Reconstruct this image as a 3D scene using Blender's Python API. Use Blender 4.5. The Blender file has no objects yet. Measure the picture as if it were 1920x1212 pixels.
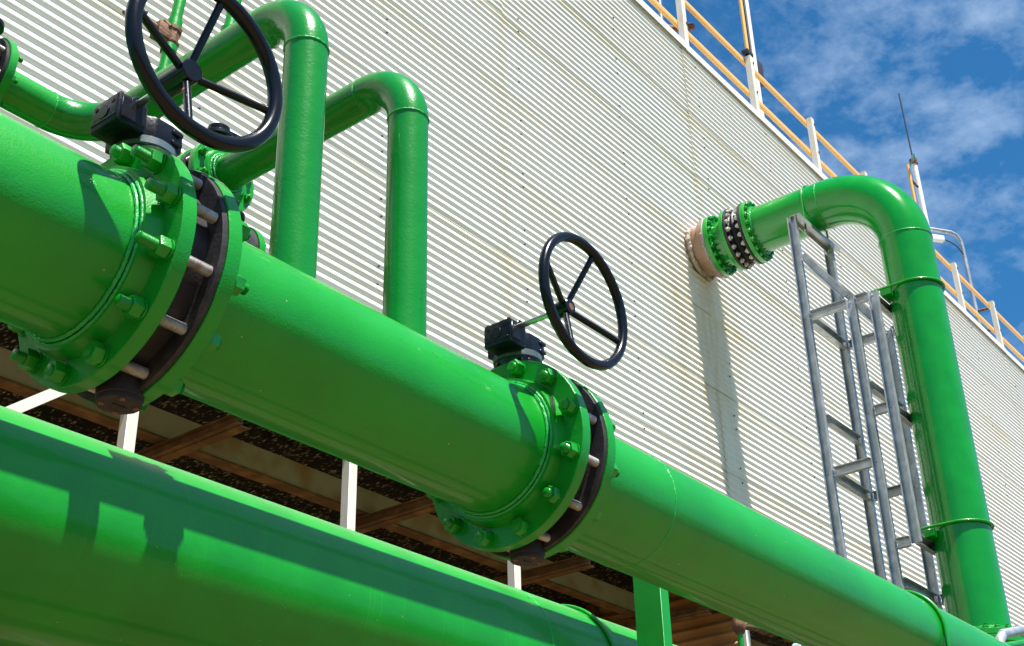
import bpy, bmesh, math, random
from mathutils import Vector, Matrix, noise
random.seed(7)
S = bpy.context.scene
PI = math.pi
H = 1.6                                   # camera height: everything below is laid out from the camera, ground at -H

# ------------------------------------------------------------------ camera, world, sun, exposure
cd = bpy.data.cameras.new("camera"); cam = bpy.data.objects.new("camera", cd)
S.collection.objects.link(cam); S.camera = cam
r = Vector((0.6206236452991419, -0.7837749591945355, -0.02287147208224259))
u = Vector((-0.35913300475227783, -0.31006301131166125, 0.8802751921495603))
f = Vector((0.6970292503139343, 0.5381056981262591, 0.4739118924977998))
m = Matrix((r, u, -f)).transposed().to_4x4(); m.translation = Vector((0, 0, H))
cam.matrix_world = m
cd.sensor_width = 36; cd.lens = 2481.674 / 1920 * 36; cd.clip_start = .05; cd.clip_end = 2000

SUN = Vector((.08, .415, -1)).normalized()  # travel direction of the light
w = bpy.data.worlds.new("World"); S.world = w; w.use_nodes = True
nt = w.node_tree; nt.nodes.clear()
def N(t, k, **kw):
    n = t.nodes.new(k)
    for a, b in kw.items():
        if a.startswith('_'): n.inputs[a[1:].replace('_', ' ')].default_value = b
        else: setattr(n, a, b)
    return n
out = N(nt, 'ShaderNodeOutputWorld'); bg = N(nt, 'ShaderNodeBackground'); bg.inputs[1].default_value = .059
sky = N(nt, 'ShaderNodeTexSky', sky_type='NISHITA', sun_disc=False)
elev = math.asin(-SUN.z)
sky.sun_elevation = elev; sky.sun_rotation = math.atan2(-SUN.x, -SUN.y)
sky.air_density = 1.0; sky.dust_density = .35; sky.ozone_density = 2.5
tc = N(nt, 'ShaderNodeTexCoord')
mp = N(nt, 'ShaderNodeMapping'); mp.inputs['Scale'].default_value = (1.0, 1.6, 2.6); mp.inputs['Rotation'].default_value = (.2, .3, .5); mp.inputs['Location'].default_value = (3.1, 1.7, .4)
n1 = N(nt, 'ShaderNodeTexNoise'); n1.inputs['Scale'].default_value = 10; n1.inputs['Detail'].default_value = 9; n1.inputs['Roughness'].default_value = .62; n1.inputs['Distortion'].default_value = .08
n2 = N(nt, 'ShaderNodeTexNoise'); n2.inputs['Scale'].default_value = 2.2; n2.inputs['Detail'].default_value = 3
rp = N(nt, 'ShaderNodeValToRGB'); rp.color_ramp.elements[0].position = .42; rp.color_ramp.elements[1].position = .95
rp2 = N(nt, 'ShaderNodeValToRGB'); rp2.color_ramp.elements[0].position = .22; rp2.color_ramp.elements[1].position = .5
mu = N(nt, 'ShaderNodeMath', operation='MULTIPLY')
mix = N(nt, 'ShaderNodeMix', data_type='RGBA'); mix.inputs['B'].default_value = (5.2, 6.8, 9.0, 1)
tint = N(nt, 'ShaderNodeMix', data_type='RGBA', blend_type='MULTIPLY'); tint.inputs['Factor'].default_value = 1; tint.inputs['B'].default_value = (.31, .92, 1.24, 1)
L = nt.links.new
L(tc.outputs['Generated'], mp.inputs[0]); L(mp.outputs[0], n1.inputs[0]); L(mp.outputs[0], n2.inputs[0])
L(n1.outputs[0], rp.inputs[0]); L(n2.outputs[0], rp2.inputs[0]); L(rp.outputs[0], mu.inputs[0]); L(rp2.outputs[0], mu.inputs[1])
L(sky.outputs[0], tint.inputs['A']); L(tint.outputs['Result'], mix.inputs['A']); 
sxy = N(nt, 'ShaderNodeSeparateXYZ'); L(tc.outputs['Generated'], sxy.inputs[0])      # haze and cloud added in the unseen sunward sky, to brighten the shaded wall
hz = N(nt, 'ShaderNodeMapRange'); hz.inputs['From Min'].default_value = .15; hz.inputs['From Max'].default_value = -.55; hz.inputs['To Max'].default_value = .2; L(sxy.outputs[1], hz.inputs['Value'])
ad = N(nt, 'ShaderNodeMath', operation='ADD'); ad.use_clamp = True; L(mu.outputs[0], ad.inputs[0]); L(hz.outputs[0], ad.inputs[1]); L(ad.outputs[0], mix.inputs['Factor'])
L(mix.outputs['Result'], bg.inputs[0]); L(bg.outputs[0], out.inputs[0])
sl = bpy.data.lights.new("sun", 'SUN'); so = bpy.data.objects.new("sun", sl); S.collection.objects.link(so)
sl.energy = 5.0; sl.angle = math.radians(.53); sl.color = (1, .96, .9)
so.rotation_euler = SUN.to_track_quat('-Z', 'Y').to_euler(); so.location = (0, -20, 40)
S.view_settings.view_transform = 'Standard'; S.view_settings.look = 'None'; S.view_settings.exposure = 1.0; S.view_settings.gamma = 1

# ------------------------------------------------------------------ materials
def mat(name, col, rough=.5, metal=0, bump=0, bscale=60, bdist=.002, var=0, vscale=4, col2=None, coat=0, spec=.5, detail=4):
    M = bpy.data.materials.new(name); M.use_nodes = True; t = M.node_tree; b = t.nodes['Principled BSDF']
    b.inputs['Base Color'].default_value = (*col, 1); b.inputs['Roughness'].default_value = rough; b.inputs['Metallic'].default_value = metal
    b.inputs['Coat Weight'].default_value = coat; b.inputs['Specular IOR Level'].default_value = spec
    g = N(t, 'ShaderNodeNewGeometry')
    if var or col2:
        n = N(t, 'ShaderNodeTexNoise'); n.inputs['Scale'].default_value = vscale; n.inputs['Detail'].default_value = detail
        t.links.new(g.outputs['Position'], n.inputs[0])
        q = N(t, 'ShaderNodeValToRGB'); q.color_ramp.elements[0].position = .4 if not col2 else .45; q.color_ramp.elements[1].position = .65
        c2 = col2 or tuple(min(1, c * (1 + var)) for c in col); c1 = col if col2 else tuple(c * (1 - var) for c in col)
        q.color_ramp.elements[0].color = (*c1, 1); q.color_ramp.elements[1].color = (*c2, 1)
        t.links.new(n.outputs[0], q.inputs[0]); t.links.new(q.outputs[0], b.inputs['Base Color'])
    if bump:
        n = N(t, 'ShaderNodeTexNoise'); n.inputs['Scale'].default_value = bscale; n.inputs['Detail'].default_value = 3
        t.links.new(g.outputs['Position'], n.inputs[0])
        bp = N(t, 'ShaderNodeBump'); bp.inputs['Strength'].default_value = bump; bp.inputs['Distance'].default_value = bdist
        t.links.new(n.outputs[0], bp.inputs['Height']); t.links.new(bp.outputs[0], b.inputs['Normal'])
    return M

def green_paint(name, col, rough, axis=0, streak=.5, peel=.35, chips=True, pscale=230):
    """gloss machine enamel: orange peel, faint brush rings round the pipe, pin-head specks and chips"""
    M = bpy.data.materials.new(name); M.use_nodes = True; t = M.node_tree; b = t.nodes['Principled BSDF']; K = t.links.new
    b.inputs['Coat Weight'].default_value = .32; b.inputs['Specular IOR Level'].default_value = .35; b.inputs['Coat Roughness'].default_value = .09
    g = N(t, 'ShaderNodeNewGeometry')
    n = N(t, 'ShaderNodeTexNoise'); n.inputs['Scale'].default_value = 5; n.inputs['Detail'].default_value = 5; K(g.outputs['Position'], n.inputs[0])
    q = N(t, 'ShaderNodeValToRGB'); q.color_ramp.elements[0].position = .3; q.color_ramp.elements[1].position = .75
    q.color_ramp.elements[0].color = (*[c * .9 for c in col], 1); q.color_ramp.elements[1].color = (*[c * 1.16 for c in col], 1)
    K(n.outputs[0], q.inputs[0]); last = q.outputs[0]
    mpp = N(t, 'ShaderNodeMapping'); sc = [1.2, 1.2, 1.2]; sc[axis] = 90; mpp.inputs['Scale'].default_value = sc; K(g.outputs['Position'], mpp.inputs[0])
    rg = N(t, 'ShaderNodeTexNoise'); rg.inputs['Scale'].default_value = 1; rg.inputs['Detail'].default_value = 3; K(mpp.outputs[0], rg.inputs[0])
    rr = N(t, 'ShaderNodeValToRGB'); rr.color_ramp.elements[0].position = .62; rr.color_ramp.elements[1].position = .8; K(rg.outputs[0], rr.inputs[0])
    m1 = N(t, 'ShaderNodeMix', data_type='RGBA'); m1.inputs['B'].default_value = (col[0] * 3 + .02, min(1, col[1] * 1.35), col[2] * 2.2, 1)
    mm = N(t, 'ShaderNodeMath', operation='MULTIPLY'); mm.inputs[1].default_value = streak * .5; K(rr.outputs[0], mm.inputs[0]); K(mm.outputs[0], m1.inputs['Factor']); K(last, m1.inputs['A']); last = m1.outputs['Result']
    if chips:
        v = N(t, 'ShaderNodeTexVoronoi'); v.inputs['Scale'].default_value = 26; K(g.outputs['Position'], v.inputs['Vector'])
        lt = N(t, 'ShaderNodeMath', operation='LESS_THAN'); lt.inputs[1].default_value = .05; K(v.outputs['Distance'], lt.inputs[0])
        vc = N(t, 'ShaderNodeSeparateColor'); K(v.outputs['Color'], vc.inputs[0])
        gt = N(t, 'ShaderNodeMath', operation='GREATER_THAN'); gt.inputs[1].default_value = .8; K(vc.outputs[0], gt.inputs[0])
        mn = N(t, 'ShaderNodeMath', operation='MULTIPLY'); K(lt.outputs[0], mn.inputs[0]); K(gt.outputs[0], mn.inputs[1])
        m2 = N(t, 'ShaderNodeMix', data_type='RGBA'); m2.inputs['B'].default_value = (.35, .3, .2, 1); K(mn.outputs[0], m2.inputs['Factor']); K(last, m2.inputs['A']); last = m2.outputs['Result']
    K(last, b.inputs['Base Color'])
    du = N(t, 'ShaderNodeSeparateXYZ'); K(g.outputs['Normal'], du.inputs[0]); ro = N(t, 'ShaderNodeMapRange'); ro.inputs['To Min'].default_value = rough * .8; ro.inputs['To Max'].default_value = rough * 1.35; K(n.outputs[0], ro.inputs['Value']); K(ro.outputs[0], b.inputs['Roughness'])
    a = N(t, 'ShaderNodeTexNoise'); a.inputs['Scale'].default_value = pscale; a.inputs['Detail'].default_value = 2; K(g.outputs['Position'], a.inputs[0])
    lo = N(t, 'ShaderNodeTexNoise'); lo.inputs['Scale'].default_value = 34; lo.inputs['Detail'].default_value = 4; K(g.outputs['Position'], lo.inputs[0])
    s1 = N(t, 'ShaderNodeMath', operation='MULTIPLY_ADD'); s1.inputs[1].default_value = 1.6; K(lo.outputs[0], s1.inputs[0]); K(a.outputs[0], s1.inputs[2])
    s2 = N(t, 'ShaderNodeMath', operation='MULTIPLY_ADD'); s2.inputs[1].default_value = streak; K(rg.outputs[0], s2.inputs[0]); K(s1.outputs[0], s2.inputs[2])
    bp = N(t, 'ShaderNodeBump'); bp.inputs['Strength'].default_value = peel; bp.inputs['Distance'].default_value = .0012
    K(s2.outputs[0], bp.inputs['Height']); K(bp.outputs[0], b.inputs['Normal'])
    return M

GC = (.0015, .258, .012)
G_x = green_paint('green_enamel_brushed', GC, .36, 0, .55, .4)
G_low = green_paint('green_enamel_lower', GC, .38, 0, .9, .35)
G_z = green_paint('green_enamel_upright', (.0015, .212, .015), .26, 2, .1, .45, True, 160)
G_r = green_paint('green_enamel_riser', (.0015, .24, .018), .15, 2, .05, .12, False, 120)
G_p = green_paint('green_enamel_plain', GC, .34, 0, .05, .5, False, 300)
G_w = green_paint('green_weld_bead', (.012, .36, .06), .28, 0, 0, 1.0, False, 420)
BLK = mat('black_gloss_paint', (.004, .0045, .008), .22, bump=.25, bscale=90, bdist=.001, var=.3, vscale=30, spec=.32)
BOX = mat('black_gearbox_paint', (.004, .005, .008), .3, bump=.5, bscale=140, bdist=.001, col2=(.008, .01, .015), vscale=60, spec=.35)
CAST = mat('dark_cast_iron', (.024, .022, .025), .6, bump=.6, bscale=160, bdist=.001, col2=(.046, .041, .043), vscale=25, spec=.3)
BLUE = mat('blue_grey_mount_paint', (.075, .12, .15), .5, bump=.4, bscale=200, bdist=.001, var=.2, vscale=50)
STUD = mat('threaded_steel', (.52, .51, .49), .38, metal=.6, col2=(.36, .3, .26), vscale=40)
SHAFT = mat('bright_steel_shaft', (.55, .55, .53), .25, metal=1)
RUBBER = mat('black_rubber', (.012, .011, .015), .5, bump=.3, bscale=40)
BOLTG = mat('cream_coated_bolts', (.42, .4, .34), .45, var=.2, vscale=50)
TAN = mat('tan_fibreglass', (.25, .15, .085), .5, bump=.5, bscale=18, bdist=.004, col2=(.33, .21, .12), vscale=5)
GREYF = mat('grey_flange_coat', (.26, .22, .22), .5, bump=.3, bscale=30, col2=(.5, .24, .1), vscale=3.2)
FOAM = mat('pale_sealant_foam', (.42, .34, .28), .9, bump=1, bscale=60, bdist=.01, var=.2, vscale=15)
GALV = mat('galvanised_steel', (.36, .38, .4), .42, metal=.55, bump=.15, bscale=60, col2=(.5, .52, .55), vscale=9, detail=8)
WHITE = mat('white_frp', (.74, .68, .57), .55, var=.06, vscale=3)
CAPW = mat('white_cap_strip', (.75, .73, .68), .5, var=.06, vscale=2)
YEL = mat('yellow_frp', (.8, .45, .12), .4)
DARKM = mat('dark_metal', (.05, .055, .06), .5, metal=.5)
RUST = mat('rusty_brass', (.13, .045, .02), .75, bump=.9, bscale=120, bdist=.003, col2=(.24, .12, .06), vscale=28)
RBEAM = mat('rust_stained_beam', (.15, .075, .03), .7, bump=.3, bscale=40, bdist=.002, col2=(.27, .14, .055), vscale=6, detail=10)
GBEAM = mat('grey_rust_edged_beam', (.42, .38, .28), .65, bump=.2, bscale=30, col2=(.34, .22, .1), vscale=3.6, detail=10)
RWALL = mat('rust_stained_partition', (.38, .17, .055), .7, bump=.3, bscale=20, bdist=.003, col2=(.52, .27, .1), vscale=2.3, detail=8)
PALE = mat('pale_green_wear', (.5, .62, .3), .5)
RED = mat('faded_red_band', (.55, .15, .14), .5)
TEAL = mat('teal_wire', (.02, .22, .18), .5)
ROOF = mat('roof_deck', (.4, .4, .38), .8)
GROUND = mat('sandy_concrete', (.165, .11, .05), .9, bump=.3, bscale=8, var=.15, vscale=1.2)
SLOT = mat('screw_rust', (.28, .13, .09), .5, metal=.5)

def fill_material():
    M = bpy.data.materials.new('wet_fill_underside'); M.use_nodes = True; t = M.node_tree; b = t.nodes['Principled BSDF']; K = t.links.new
    g = N(t, 'ShaderNodeNewGeometry'); mpp = N(t, 'ShaderNodeMapping'); mpp.inputs['Scale'].default_value = (1, .4, 1); K(g.outputs['Position'], mpp.inputs[0])
    v = N(t, 'ShaderNodeTexVoronoi'); v.inputs['Scale'].default_value = 50; K(mpp.outputs[0], v.inputs['Vector'])
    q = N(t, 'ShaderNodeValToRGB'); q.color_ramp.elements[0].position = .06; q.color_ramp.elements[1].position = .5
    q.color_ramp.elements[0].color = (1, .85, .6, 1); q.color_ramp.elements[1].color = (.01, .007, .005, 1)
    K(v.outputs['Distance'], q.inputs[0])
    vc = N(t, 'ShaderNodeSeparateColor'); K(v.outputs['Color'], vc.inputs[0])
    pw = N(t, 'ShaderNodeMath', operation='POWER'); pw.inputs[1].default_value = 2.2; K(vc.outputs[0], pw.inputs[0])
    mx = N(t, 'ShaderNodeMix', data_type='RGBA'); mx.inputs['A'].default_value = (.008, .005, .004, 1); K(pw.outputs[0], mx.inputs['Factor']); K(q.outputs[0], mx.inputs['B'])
    K(mx.outputs['Result'], b.inputs['Base Color']); b.inputs['Roughness'].default_value = .7
    return M
FILL = fill_material()

def cladding_material():
    """chalky off-white corrugated sheet, tan run-off along laps and seams, rust stain below the nozzle"""
    M = bpy.data.materials.new('white_corrugated_sheet'); M.use_nodes = True; t = M.node_tree; b = t.nodes['Principled BSDF']; K = t.links.new
    g = N(t, 'ShaderNodeNewGeometry'); sx = N(t, 'ShaderNodeSeparateXYZ'); K(g.outputs['Position'], sx.inputs[0])
    def M2(op, a, bb=None, c=None, clamp=False):
        n = N(t, 'ShaderNodeMath', operation=op); n.use_clamp = clamp
        for i, vv in enumerate((a, bb, c)):
            if vv is None: continue
            if hasattr(vv, 'links'): K(vv, n.inputs[i])
            else: n.inputs[i].default_value = vv
        return n.outputs[0]
    def noise_(scale, s=(1, 1, 1), d=5, ro=.6):
        mp_ = N(t, 'ShaderNodeMapping'); mp_.inputs['Scale'].default_value = s; K(g.outputs['Position'], mp_.inputs[0])
        n = N(t, 'ShaderNodeTexNoise'); n.inputs['Scale'].default_value = scale; n.inputs['Detail'].default_value = d; n.inputs['Roughness'].default_value = ro; K(mp_.outputs[0], n.inputs[0]); return n.outputs[0]
    X, Z = sx.outputs[0], sx.outputs[2]
    # lap lines every .914 m: stain hangs just below each lap
    zl = M2('FRACT', M2('DIVIDE', M2('SUBTRACT', Z, 6.92 + H - .02), .914))
    lap = M2('POWER', M2('SUBTRACT', 1, M2('MULTIPLY', M2('MINIMUM', M2('SUBTRACT', 1, zl), 1), 3.2), clamp=True), 1.3)
    patch = M2('MULTIPLY_ADD', noise_(.9, (1, 1, 3)), 3.2, -1.25, True)
    lapst = M2('MULTIPLY', lap, patch)
    # vertical seams every 3.64 m
    xs = M2('ABSOLUTE', M2('SUBTRACT', M2('FRACT', M2('ADD', M2('DIVIDE', M2('SUBTRACT', X, 7.79), 3.63), .5)), .5))
    seam = M2('MULTIPLY', M2('SUBTRACT', 1, M2('MULTIPLY', xs, 26), clamp=True), M2('MULTIPLY_ADD', noise_(2.5, (1, 1, .5)), 2.2, -.6, True))
    broad = M2('MULTIPLY', M2('MULTIPLY_ADD', noise_(.55, (1, 1, 2.2), 6), 2.4, -1.0, True), .45)
    tone = M2('MULTIPLY', M2('ADD', M2('ADD', lapst, M2('MULTIPLY', seam, .6)), broad, clamp=True), .8)
    # rusty run-off beside and below the nozzle
    dx = M2('DIVIDE', M2('SUBTRACT', X, 11.25), .95); ax = M2('SUBTRACT', 1, M2('MULTIPLY', dx, dx), clamp=True)
    az = M2('MULTIPLY', M2('MULTIPLY_ADD', Z, -1.1, 7.95 * 1.1 + H * 1.1 - .2, True), M2('MULTIPLY_ADD', Z, .5, -2.2 - H * .5, True))
    st = M2('MULTIPLY', M2('MULTIPLY', ax, az), M2('MULTIPLY_ADD', noise_(1.7, (3.6, 1, .5), 9, .7), 3.0, -1.0, True))
    c1 = N(t, 'ShaderNodeMix', data_type='RGBA'); c1.inputs['A'].default_value = (.88, .85, .77, 1); c1.inputs['B'].default_value = (.8, .68, .45, 1); K(tone, c1.inputs['Factor'])
    c2 = N(t, 'ShaderNodeMix', data_type='RGBA'); c2.inputs['B'].default_value = (.6, .4, .17, 1); K(c1.outputs['Result'], c2.inputs['A']); K(M2('MULTIPLY', st, .7), c2.inputs['Factor'])
    K(c2.outputs['Result'], b.inputs['Base Color'])
    b.inputs['Roughness'].default_value = .6; b.inputs['Specular IOR Level'].default_value = .35
    return M
CLAD = cladding_material()

# ------------------------------------------------------------------ mesh helpers (coordinates from the camera foot)
def Wm(p): return Vector(p)
def thing(name, loc, label, cat, group=None):
    o = bpy.data.objects.new(name, None); S.collection.objects.link(o); o.location = loc; o.empty_display_size = .1
    tag(o, label, cat, group); return o
def tag(o, label=None, cat=None, group=None, kind=None):
    if label: o['label'] = label
    if cat: o['category'] = cat
    if group: o['group'] = group
    if kind: o['kind'] = kind
    return o
def origin(o):
    v = Vector((0, 0, 0))
    while o is not None: v += o.location; o = o.parent
    return v
def obj(name, bm, M, parent=None, sharp=38, loc=None):
    """vertices given in scene coordinates; the object's origin is its parent's origin (or loc)"""
    bmesh.ops.recalc_face_normals(bm, faces=bm.faces[:])
    for fc in bm.faces: fc.smooth = True
    a = math.radians(sharp)
    for e in bm.edges:
        if len(e.link_faces) == 2 and e.calc_face_angle(0) > a: e.smooth = False
    o0 = origin(parent) if parent is not None else Vector(loc or (0, 0, 0))
    bmesh.ops.translate(bm, verts=bm.verts[:], vec=-o0)
    me = bpy.data.meshes.new(name); bm.to_mesh(me); bm.free(); me.materials.append(M)
    o = bpy.data.objects.new(name, me); S.collection.objects.link(o)
    if parent is not None: o.parent = parent
    else: o.location = o0
    return o
def BM(): return bmesh.new()
def frame(d):
    d = Vector(d).normalized(); a = Vector((0, 0, 1)) if abs(d.z) < .9 else Vector((0, 1, 0))
    x = a.cross(d).normalized(); return x, d.cross(x), d
def lathe(bm, base, d, prof, seg=32, phase=0, close=True):
    """prof: (distance along d, radius) pairs"""
    x, y, z = frame(d); base = Vector(base); rings = []
    for (h, rr) in prof:
        rings.append([bm.verts.new(base + z * h + (x * math.cos(phase + 2 * PI * i / seg) + y * math.sin(phase + 2 * PI * i / seg)) * rr) for i in range(seg)])
    for A, B in zip(rings, rings[1:]):
        for i in range(seg): bm.faces.new((A[i], A[(i + 1) % seg], B[(i + 1) % seg], B[i]))
    if close:
        bm.faces.new(list(reversed(rings[0]))); bm.faces.new(rings[-1])
    return bm
def cyl(bm, a, b, rr, seg=24, bev=0):
    a = Vector(a); b = Vector(b); L_ = (b - a).length
    p = [(0, rr), (L_, rr)] if not bev else [(0, rr - bev), (bev, rr), (L_ - bev, rr), (L_, rr - bev)]
    return lathe(bm, a, b - a, p, seg)
def ring(bm, base, d, r0, r1, h, seg=64, bev=.0015):
    """flat ring (disc with a hole) of thickness h along d"""
    x, y, z = frame(d); base = Vector(base); prof = [(0, r0), (0, r1 - bev), (bev, r1), (h - bev, r1), (h, r1 - bev), (h, r0)]
    rings = [[bm.verts.new(base + z * q + (x * math.cos(2 * PI * i / seg) + y * math.sin(2 * PI * i / seg)) * rr) for i in range(seg)] for q, rr in prof]
    k = len(rings)
    for j in range(k):
        A, B = rings[j], rings[(j + 1) % k]
        for i in range(seg): bm.faces.new((A[i], A[(i + 1) % seg], B[(i + 1) % seg], B[i]))
    return bm
def tube(bm, pts, rr, seg=16, closed=False, cap=True, wob=0):
    pts = [Vector(p) for p in pts]; n = len(pts); rings = []; px = None
    for i, p in enumerate(pts):
        if closed: t = (pts[(i + 1) % n] - pts[i - 1]).normalized()
        else: t = (pts[min(i + 1, n - 1)] - pts[max(i - 1, 0)]).normalized()
        if px is None: px = frame(t)[0]
        px = (px - t * px.dot(t)).normalized(); py = t.cross(px)
        R_ = rr(i) if callable(rr) else rr
        if wob: R_ *= 1 + random.uniform(-wob, wob)
        rings.append([bm.verts.new(p + (px * math.cos(2 * PI * k / seg) + py * math.sin(2 * PI * k / seg)) * R_ * (1 + (random.uniform(-wob, wob) if wob else 0))) for k in range(seg)])
    prs = list(zip(rings, rings[1:])) + ([(rings[-1], rings[0])] if closed else [])
    for A, B in prs:
        off = 0
        if closed and A is rings[-1]:
            off = min(range(seg), key=lambda o_: (A[0].co - B[o_].co).length)
        for i in range(seg): bm.faces.new((A[i], A[(i + 1) % seg], B[(i + 1 + off) % seg], B[(i + off) % seg]))
    if cap and not closed: bm.faces.new(list(reversed(rings[0]))); bm.faces.new(rings[-1])
    return bm
def circle_pts(c, d, rr, n=64, a0=0, a1=2 * PI):
    x, y, z = frame(d); c = Vector(c)
    full = abs(a1 - a0 - 2 * PI) < 1e-6
    return [c + (x * math.cos(a0 + (a1 - a0) * i / (n if full else n - 1)) + y * math.sin(a0 + (a1 - a0) * i / (n if full else n - 1))) * rr for i in range(n)]
def bead(bm, c, d, rr, t=.006, n=120, wob=.35):
    """rough weld bead round a pipe"""
    return tube(bm, circle_pts(c, d, rr, n), t, 8, closed=True, wob=wob)
def box(bm, a, b, bev=0, seg=2):
    a = Vector(a); b = Vector(b); c = (a + b) / 2; s = b - a
    r_ = bmesh.ops.create_cube(bm, size=1); vs = r_['verts']
    for v in vs: v.co = Vector((v.co.x * s.x, v.co.y * s.y, v.co.z * s.z)) + c
    if bev:
        es = [e for e in bm.edges if all(v in vs for v in e.verts)]
        bmesh.ops.bevel(bm, geom=es, offset=bev, segments=seg, profile=.6, affect='EDGES')
    return bm
def prism(bm, poly, a, b, up=None):
    """extrude a closed 2-D outline (x,y pairs) from point a to point b"""
    a = Vector(a); b = Vector(b); d = (b - a).normalized()
    if up is None: x, y, z = frame(d)
    else:
        x = Vector(up).cross(d).normalized(); y = d.cross(x)
    A = [bm.verts.new(a + x * p[0] + y * p[1]) for p in poly]; B = [bm.verts.new(b + x * p[0] + y * p[1]) for p in poly]
    n = len(poly)
    for i in range(n): bm.faces.new((A[i], A[(i + 1) % n], B[(i + 1) % n], B[i]))
    bm.faces.new(list(reversed(A))); bm.faces.new(B); return bm
def hexnut(bm, c, d, af=.036, h=.022, phase=0):
    R_ = af / math.sqrt(3)
    return lathe(bm, c, d, [(0, R_ * .93), (h * .06, R_), (h * .88, R_), (h, R_ * .9)], 6, phase)
def threads(bm, a, b, rr=.011, pitch=.0032, seg=14):
    a = Vector(a); b = Vector(b); L_ = (b - a).length; n = max(2, int(L_ / pitch)); p = [(0, rr * .8)]
    for i in range(n):
        p += [((i + .25) * L_ / n, rr * .86), ((i + .6) * L_ / n, rr)]
    p.append((L_, rr * .82)); return lathe(bm, a, b - a, p, seg)
def elbow_pts(c, p0dir, p1dir, rad, n=24):
    """quarter bend round centre c: from c+p0dir*rad to c+p1dir*rad"""
    c = Vector(c); a = Vector(p0dir); b = Vector(p1dir)
    return [c + (a * math.cos(PI / 2 * i / n) + b * math.sin(PI / 2 * i / n)) * rad for i in range(n + 1)]
def line_pts(a, b, n): a = Vector(a); b = Vector(b); return [a.lerp(b, i / n) for i in range(n + 1)]
def copy_tree(o, parent=None):
    c = o.copy(); S.collection.objects.link(c)
    if parent is not None: c.parent = parent
    for ch in [x for x in bpy.data.objects if x.parent == o]: copy_tree(ch, c)
    return c

# ------------------------------------------------------------------ ground
bm = BM(); vs = [bm.verts.new(p) for p in ((-400, -400, -H), (400, -400, -H), (400, 400, -H), (-400, 400, -H))]; bm.faces.new(vs)
tag(obj('ground', bm, GROUND), kind='structure')

# unseen bank, added to block low sky from the pipes' shade and reflections
BANK_ADDED = mat('added_bank_scrub', (.035, .045, .02), .95, bump=.5, bscale=3, bdist=.1, col2=(.07, .065, .035), vscale=.6, detail=8)
bm = BM(); prev = None
for i in range(61):
    a = PI + PI * i / 60 * 1.0; row = []
    for q, (rr, hh) in enumerate(((15, 0), (19, 2.6), (23, 4.4), (28, 5.2), (38, 5), (60, 4))):
        k = 1 + .08 * math.sin(i * 1.3 + q) + .05 * math.sin(i * .37)
        row.append(bm.verts.new((6 + rr * 1.9 * k * math.cos(a), 1 + rr * k * math.sin(a), -H - .05 + hh * (1 + .12 * math.sin(i * .9 + q * .7)))))
    if prev:
        for A in range(5): bm.faces.new((prev[A], row[A], row[A + 1], prev[A + 1]))
    prev = row
tag(obj('added_sky_block_bank', bm, BANK_ADDED, sharp=90), kind='structure')

# ------------------------------------------------------------------ cooling tower
YW = 6.06; PITCH = .0762; AMP = .0083
TOP = 10.72; BOT = 3.68; XL, XR, YB = -3.1, 40.47, 16.5
tower = thing('cooling_tower', (11, YW, -H), 'tall cooling tower clad in white horizontally corrugated sheet, open at the foot', 'cooling tower')
def sheet(x0, x1, zb, zt, dz, ytilt, yo):
    bm = BM(); n = max(2, int(round((zt - zb) / PITCH * 8))); nx = 3; rows = []
    for i in range(n + 1):
        z = zb + (zt - zb) * i / n; yy = YW - AMP * math.cos(2 * PI * (z + dz) / PITCH) + yo + ytilt * (i / n)
        rows.append([bm.verts.new((x0 + (x1 - x0) * k / nx, yy + .0015 * math.sin(k * 2.1 + z * 1.3 + x0), z)) for k in range(nx + 1)])
    for A, B in zip(rows, rows[1:]):
        for k in range(nx): bm.faces.new((A[k], A[k + 1], B[k + 1], B[k]))
    return bm
zl = [BOT + .0, 4.178, 5.092, 6.006, 6.92, 7.834, 8.748, 9.662, TOP]
cols = [XL + 3.63 * i for i in range(13)]
for ci in range(12):
    for ri in range(8):
        if ci == 11 and ri in (0, 1): pass
        dz = random.uniform(-.010, .010)
        x0, x1 = cols[ci], cols[ci + 1]
        s = sheet(x0 - .03, x1 + .03, zl[ri] - .03, zl[ri + 1] + .03, dz, .0052, -.0035 + (.0052 if ci % 2 else 0) + random.uniform(0, .0012))
        obj('cladding_sheet', s, CLAD, tower, sharp=80)
# side and rear casing, deck
bm = BM(); box(bm, (XL, YW + .03, BOT), (XL + .05, YB, TOP)); box(bm, (XR - .08, YW + .03, BOT), (XR - .03, YB, TOP)); box(bm, (XL, YB, -H), (XR, YB + .05, TOP))
obj('side_casing', bm, CLAD, tower)
bm = BM(); box(bm, (XL, YW + .04, TOP - .1), (XR - .02, YB, TOP - .03)); obj('deck', bm, ROOF, tower)
bm = BM()
for i in range(24):                                     # cap strip in short lengths with slightly uneven laps
    x0 = XL + i * 1.82; j = random.uniform(-.006, .006)
    prism(bm, [(.0, .0), (.0, .105 + j), (.14, .112 + j), (.14, .106 + j), (.006, .099 + j), (.006, 0)], (x0, YW - .028 - (i % 2) * .003, TOP - .085 + j), (x0 + 1.84, YW - .028 - (i % 2) * .003, TOP - .085 - j * .5), up=(0, 0, 1))
obj('cap_strip', bm, CAPW, tower)
bm = BM()
for ci in range(1, 10):
    for cx in (cols[ci] + .27, cols[ci] + 2.05):
        for k in range(12):
            for q in (.21, .74):
                zc = BOT + .1 + k * .61 + (q - .2) * .3 + random.uniform(-.02, .02)
                if zc < TOP - .2: lathe(bm, (cx + random.uniform(-.015, .015), YW - .016, zc), (0, 1, 0), [(0, .005), (.002, .009), (.01, .009)], 8)
tag(obj('screw', bm, DARKM, tower), kind='stuff')
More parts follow.
